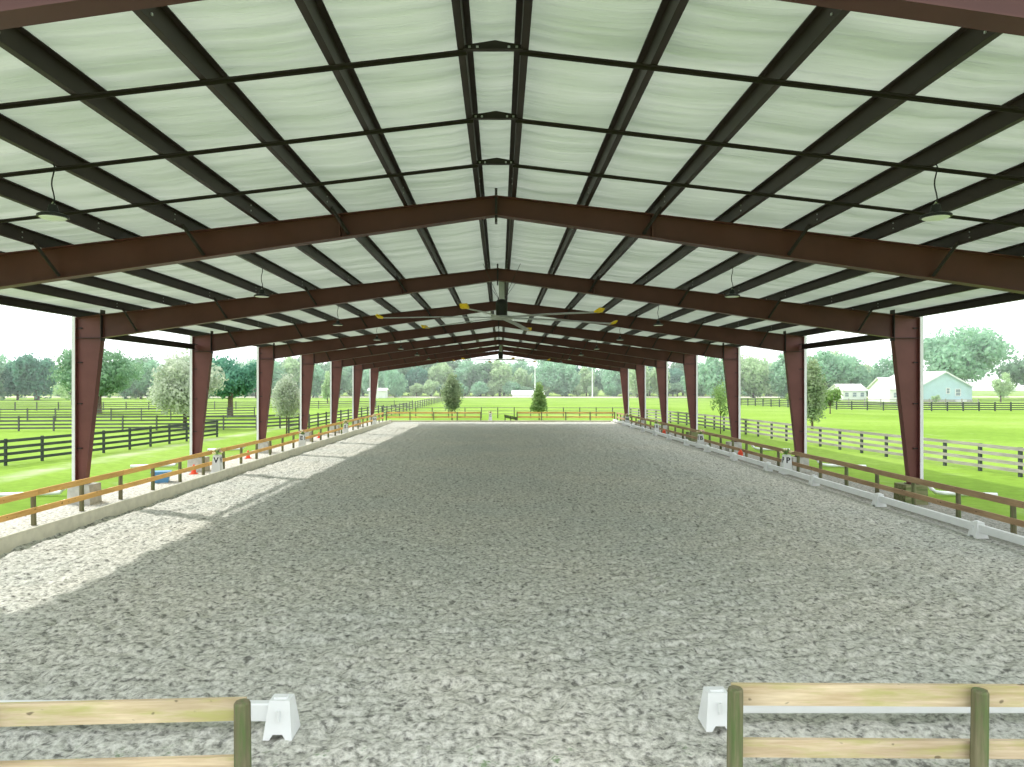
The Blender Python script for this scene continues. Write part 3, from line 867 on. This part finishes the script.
# ------------------------------------------------------------------ trees
def crown_blobs(rr, w, h, zc, n, flat=1.0):
    out = []
    for i in range(n):
        while True:
            p = Vector((rr.uniform(-1, 1), rr.uniform(-1, 1), rr.uniform(-1, 1)))
            if p.length < 1: break
        r = rr.uniform(.20, .40)
        out.append((p.x * w / 2 * (1 - r), p.y * w / 2 * (1 - r), zc + p.z * h / 2 * (1 - r), r * w / 2 * 1.05, r * h / 2 * 1.15))
    return out
def foliage_mesh(seed, blobs, n, size, mat):
    rs = np.random.RandomState(seed)
    B = np.array(blobs); wt = B[:, 3] ** 2; wt = wt / wt.sum()
    bi = rs.choice(len(B), n, p=wt)
    d = rs.normal(size=(n, 3)); d /= np.linalg.norm(d, axis=1)[:, None]
    rad = 1 - .65 * rs.rand(n) ** 1.5 + .32 * rs.rand(n) ** 2
    c = np.empty((n, 3)); c[:, 0] = B[bi, 0] + d[:, 0] * B[bi, 3] * rad; c[:, 1] = B[bi, 1] + d[:, 1] * B[bi, 3] * rad; c[:, 2] = B[bi, 2] + d[:, 2] * B[bi, 4] * rad
    nr = d + rs.normal(size=(n, 3)) * .8; nr /= np.linalg.norm(nr, axis=1)[:, None]
    rv = rs.normal(size=(n, 3)); u = np.cross(nr, rv); u /= np.linalg.norm(u, axis=1)[:, None]; v = np.cross(nr, u)
    s = size * (.6 + .8 * rs.rand(n))[:, None]
    co = np.stack([c - u * s, c - v * s * .55, c + u * s, c + v * s * .55], 1).reshape(-1, 3)
    q = np.arange(n * 4).reshape(-1, 4)
    return quads_mesh('foliage', co, q, mat)
def trunk_mesh(rr, blobs, zb, r, lean=0.0, nb=6):
    b = MB()
    b.tube([(0, 0, -.2), (0, 0, .15), (lean * .4, 0, zb * .6), (lean, 0, zb), (lean, 0, zb * 1.5)], [r * 1.5, r * 1.05, r * .9, r * .8, r * .4], 9)
    for bl in sorted(blobs, key=lambda q: q[2])[:nb] + blobs[:3]:
        b.tube([(lean, 0, zb * .85), (lean + (bl[0] - lean) * .5, bl[1] * .5, zb + (bl[2] - zb) * .55), (bl[0], bl[1], bl[2])], [r * .5, r * .3, r * .1], 6)
    return b.mesh('trunk', 'trunk', True)
def make_tree(name, label, x, y, height, width, crown_base, mat, n, leaf, seed, nb=14, r=.2, group=None, blobs=None, cat='tree'):
    rr = random.Random(seed)
    zc = (height + crown_base) / 2
    bl = blobs or crown_blobs(rr, width, height - crown_base, zc, nb)
    t = thing(name, label, cat, (x, y, 0), 0, group)
    tag(link('foliage', foliage_mesh(seed, bl, n, leaf, mat), t), kind='stuff')
    link('trunk', trunk_mesh(rr, bl, crown_base + (height - crown_base) * .2, r), t)
    return t
def taper_blobs(w, z0, z1, n, rr, shape):
    out = []
    for i in range(n):
        u = (i + .5) / n; ww = w * shape(u)
        a0 = rr.uniform(0, 6.28)
        for q in range(4):
            a = a0 + q * 1.571 + rr.uniform(-.5, .5)
            out.append((math.cos(a) * ww * .20, math.sin(a) * ww * .20, z0 + (z1 - z0) * u, ww * .32, (z1 - z0) / n * .95))
    return out
rr = random.Random(3)
make_tree('oak_tree', 'spreading green oak in the left paddock seen past the first red post', -51, 89, 8.6, 11.5, 1.6, 'oak', 9000, .22, 11, 18, .35)
make_tree('silvery_tree', 'pale silvery bushy tree beside the second red post on the left', -25.2, 56, 6.8, 7.2, .3, 'olive', 9000, .15, 12, 18, .16)
make_tree('oak_tree', 'dark green oak with a bare trunk in the left paddock', -31.0, 80.5, 7.8, 9.0, 1.9, 'dkoak', 9000, .2, 13, 16, .3)
make_tree('young_tree', 'young round tree on the left lawn behind the fence', -15.4, 50.5, 4.1, 2.1, 1.3, 'olive', 4500, .09, 14, 0, .045, None, taper_blobs(2.1, 1.4, 4.1, 6, rr, lambda u: .75 + .7 * u if u < .5 else 1.5 * (1.2 - u) + .05))
make_tree('pale_tree', 'pale egg shaped tree behind the dark left paddock fences', -34.5, 140, 6.4, 3.6, .8, 'wood2', 2500, .22, 15, 10, .12)
make_tree('young_tree', 'bushy young tree beyond the far fence, left of centre', -4.9, 71.5, 4.6, 2.4, .9, 'lawnleaf', 4500, .12, 16, 0, .06, None, taper_blobs(2.5, 1.1, 4.5, 7, rr, lambda u: (.55 + .9 * u) if u < .5 else 1.3 * (1.15 - u) + .15))
make_tree('young_tree', 'slim young tree beyond the far fence, right of centre', 4.0, 71.5, 3.7, 1.7, .9, 'fresh', 3200, .11, 17, 0, .05, None, taper_blobs(1.7, 1.0, 3.7, 7, rr, lambda u: 1.15 - .75 * u))
make_tree('sapling', 'thin airy sapling on the right lawn between two red posts', 16.0, 50.8, 3.9, 1.9, 1.0, 'fresh', 950, .08, 18, 12, .035)
make_tree('young_tree', 'dark upright tree just outside the second right red post', 25.2, 56.5, 5.6, 2.4, 1.0, 'lawnleaf', 4200, .12, 19, 0, .09, None, taper_blobs(2.1, .9, 5.5, 8, rr, lambda u: .8 + .5 * u if u < .55 else 1.5 * (1.2 - u) + .1))
make_tree('shrub_tree', 'light green bushy tree in front of the white cottage', 41.5, 88, 3.9, 2.6, .3, 'fresh', 2500, .14, 20, 9, .07)
make_tree('oak_tree', 'huge spreading oak rising behind the blue house', 117, 178, 20.5, 24, 3.0, 'wood1', 9000, .55, 21, 24, .7)
make_tree('pale_tree', 'small pale round tree right of the blue house', 108, 151, 6.8, 5.4, .8, 'wood2', 2500, .22, 22, 10, .15)
make_tree('oak_tree', 'dark green oak to the right of the huge oak', 137, 182, 13.5, 15, 2.0, 'oak', 4500, .5, 23, 14, .5)
make_tree('oak_tree', 'broad green oak behind the garage wing of the house', 85, 185, 13.0, 18, 2.0, 'wood1', 5000, .5, 24, 14, .5)
make_tree('pale_tree', 'pale cream tree standing in front of the dark left woods', -80, 131, 8.0, 8.0, .5, 'wood2', 3000, .26, 27, 14, .2)
make_tree('shrub_tree', 'small leafy shrub right by the blue house wall', 93.4, 150, 1.7, 1.8, .1, 'wood2', 1200, .2, 25, 7, .1)
make_tree('shrub_tree', 'small green shrub at the corner of the cottage garden', 49.5, 118, 3.2, 2.4, .2, 'fresh', 1500, .15, 26, 8, .07)

protos = []
for i in range(6):
    mat = ['wood1', 'wood2', 'oak', 'wood1', 'wood2', 'dkoak'][i]
    rr = random.Random(60 + i)
    h, w = 12.0, [11.5, 10.0, 12.5, 10.5, 12, 11][i]
    bl = crown_blobs(rr, w, h - .2, (h + .2) / 2, 24)
    protos.append((foliage_mesh(80 + i, bl, 5200, .42, mat), trunk_mesh(rr, bl, 3.2, .3)))
KINDS = ['soft green', 'pale green', 'mid green', 'soft green', 'pale green', 'dark green']
def woodtree(x, y, s, i, rz, where):
    t = thing('woodland_tree', '%s tree %s' % (KINDS[i], where), 'tree', (x, y, 0), rz, '%s trees %s' % (KINDS[i], where)); t.scale = (s, s, s)
    tag(link('foliage', protos[i][0], t), kind='stuff'); link('trunk', protos[i][1], t)
rr = random.Random(5)
for row, (yb, s0) in enumerate(((246, 1.0), (262, 1.22))):
    x = -140 + row * 4
    while x < 135:
        i = rr.choice([0, 1, 2, 3, 4, 1, 0, 5])
        if row == 1: i = rr.choice([0, 2, 3, 5])
        woodtree(x, yb + rr.uniform(-6, 6), s0 * rr.uniform(.82, 1.12), i, rr.uniform(0, 6), ('in the front row' if row == 0 else 'in the back row') + ' of woods ' + ('left of the white block building' if x < -40 else 'between block building and low shed' if x < 4 else 'behind the long low shed' if x < 16 else 'right of the low shed' if x < 60 else 'far behind the blue house'))
        x += rr.uniform(6.0, 8.5)
# nearer woods closing the left and right sides
for (xa, ya, xb, yb, n, ids, s0, where) in ((-215, 150, -170, 168, 5, [5, 2, 0], .95, 'in the dark wood at the left picture edge'), (-170, 168, -112, 178, 13, [5, 2, 5, 0], 1.0, 'in the dark wood at the left picture edge'), (-112, 185, -60, 215, 10, [0, 1, 2, 4], .95, 'in the wood behind the left paddocks'), (-60, 215, -30, 225, 4, [2, 0, 5], .85, 'in the clump short of the white block building'),
                                    (58, 205, 110, 195, 8, [4, 1, 0, 3], 1.05, 'in the wood behind the white cottage'), (40, 225, 62, 210, 3, [4, 0, 1], .95, 'in the clump at the right end of the far field'), (140, 190, 190, 200, 5, [0, 1, 2], 1.1, 'in the wood right of the huge oak')):
    for q in range(n):
        u = (q + .5) / n
        woodtree(xa + (xb - xa) * u + rr.uniform(-2, 2), ya + (yb - ya) * u + rr.uniform(-4, 4), s0 * rr.uniform(.85, 1.15), rr.choice(ids), rr.uniform(0, 6), where)

def SHW(x): return 'left of the white block building' if x < -40 else 'between block building and low shed' if x < 4 else 'behind the long low shed' if x < 16 else 'right of the low shed' if x < 60 else 'far behind the blue house'
x = -150
while x < 140:
    t = thing('woodland_shrub', 'low leafy shrub at the foot of the woods ' + SHW(x), 'shrub', (x, 238 + rr.uniform(-3, 3), 0), rr.uniform(0, 6), 'shrubs at the foot of the woods ' + SHW(x))
    k = rr.uniform(.28, .48); t.scale = (k * 1.5, k * 1.5, k); i = rr.choice([0, 1, 3, 4, 2])
    tag(link('foliage', protos[i][0], t), kind='stuff'); link('trunk', protos[i][1], t)
    x += rr.uniform(4, 7)

# ------------------------------------------------------------------ buildings far away
def gable_block(root, x0, x1, y0, y1, ze, zp, wallmat, axis='y', over=.4):
    w = MB()
    if axis == 'y':
        xm = (x0 + x1) / 2
        w.prism([(x0, 0), (x1, 0), (x1, ze), (xm, zp), (x0, ze)], y0, y1); w.build('wall', wallmat, root)
        k = (zp - ze) / (xm - x0); t = .14
        for s, xe in ((-1, x0), (1, x1)):
            r = MB(); r.prism([(xm, zp + .02), (xe + s * over, ze - k * over + .02), (xe + s * over, ze - k * over + .02 + t), (xm, zp + .02 + t)], y0 - over, y1 + over); r.build('roof_slope', 'roofw', root)
            f = MB(); f.bar((xm, y0 - over - .02, zp - .05), (xe + s * over, y0 - over - .02, ze - k * over - .05), .05, .24); f.build('barge_board', 'white', root)
    else:
        ym = (y0 + y1) / 2
        w.prism([(y0, 0), (y1, 0), (y1, ze), (ym, zp), (y0, ze)], x0, x1)
        w.v = [(v[1], v[0], v[2]) for v in w.v]; w.build('wall', wallmat, root)
        k = (zp - ze) / (ym - y0); t = .14
        for s, ye in ((-1, y0), (1, y1)):
            r = MB(); r.prism([(ym, zp + .02), (ye + s * over, ze - k * over + .02), (ye + s * over, ze - k * over + .02 + t), (ym, zp + .02 + t)], x0 - over, x1 + over)
            r.v = [(v[1], v[0], v[2]) for v in r.v]; r.build('roof_slope', 'roofw', root)
def window(root, x, y, z, w, h):
    f = MB()
    for sx in (-1, 1): f.box((x + sx * w / 2, y, z), (.14, .08, h + .14))
    for sz in (-1, 1): f.box((x, y, z + sz * h / 2), (w, .08, .14))
    f.box((x, y, z), (w, .06, .06))
    fo = f.build('window', 'white', root)
    MB().box((x, y + .01, z), (w - .1, .04, h - .1)).build('pane', 'pane', fo)
hs = thing('blue_house', 'pale blue gabled house with white roof across the field', 'house', (0, 0, 0))
gable_block(hs, 91.3, 103.2, 153, 171, 3.35, 6.6, 'siding')
gable_block(hs, 86.0, 91.3, 154.5, 163.5, 2.9, 5.3, 'whitewall', 'x')
window(hs, 97.9, 152.96, 2.45, .75, 1.2); window(hs, 100.1, 152.96, 2.1, 1.1, 1.5)
MB().box((100.4, 152.6, .35), (2.4, .5, .5)).build('bench_box', 'white', hs)
MB().box((97.2, 152.94, .25), (12.0, .15, .5)).build('plinth', 'conc', hs)
window(hs, 87.4, 154.46, 1.5, 1.2, 1.2)
MB().box((89.8, 154.46, 1.1), (1.1, .1, 2.1)).build('door', 'siding', hs)
ct = thing('white_cottage', 'small white cottage with porch behind the garden', 'house', (0, 0, 0))
gable_block(ct, 84.2, 90.0, 172, 179, 2.5, 3.9, 'whitewall', 'x')
for wx in (85.2, 87.1, 89.0): window(ct, wx, 171.96, 1.4, 1.0, 1.1)
sh = thing('low_shed', 'long low white shed at the foot of the woods', 'shed', (0, 0, 0))
gable_block(sh, 4, 13.5, 218, 223, 1.0, 2.0, 'whitewall', 'x')
pb = thing('pump_house', 'small white block building at the foot of the tall pole', 'shed', (0, 0, 0))
gable_block(pb, -38.5, -33.5, 205, 209, 2.2, 2.8, 'whitewall', 'x')
def pole(x, y, h, label):
    t = thing('utility_pole', label, 'pole', (x, y, 0), 0, 'utility poles')
    MB().tube([(0, 0, -.2), (0, 0, h)], [.2, .13], 8).build('shaft', 'white', t)
    MB().box((0, 0, h - .7), (1.8, .12, .14)).build('crossarm', 'white', t)
pole(-35.5, 203, 12.5, 'tall white pole beside the small white block building')
pole(10.8, 216, 12.0, 'tall pale pole by the long low shed')
pole(28.5, 216, 11.0, 'tall pale pole in front of the woods, right of the shed')
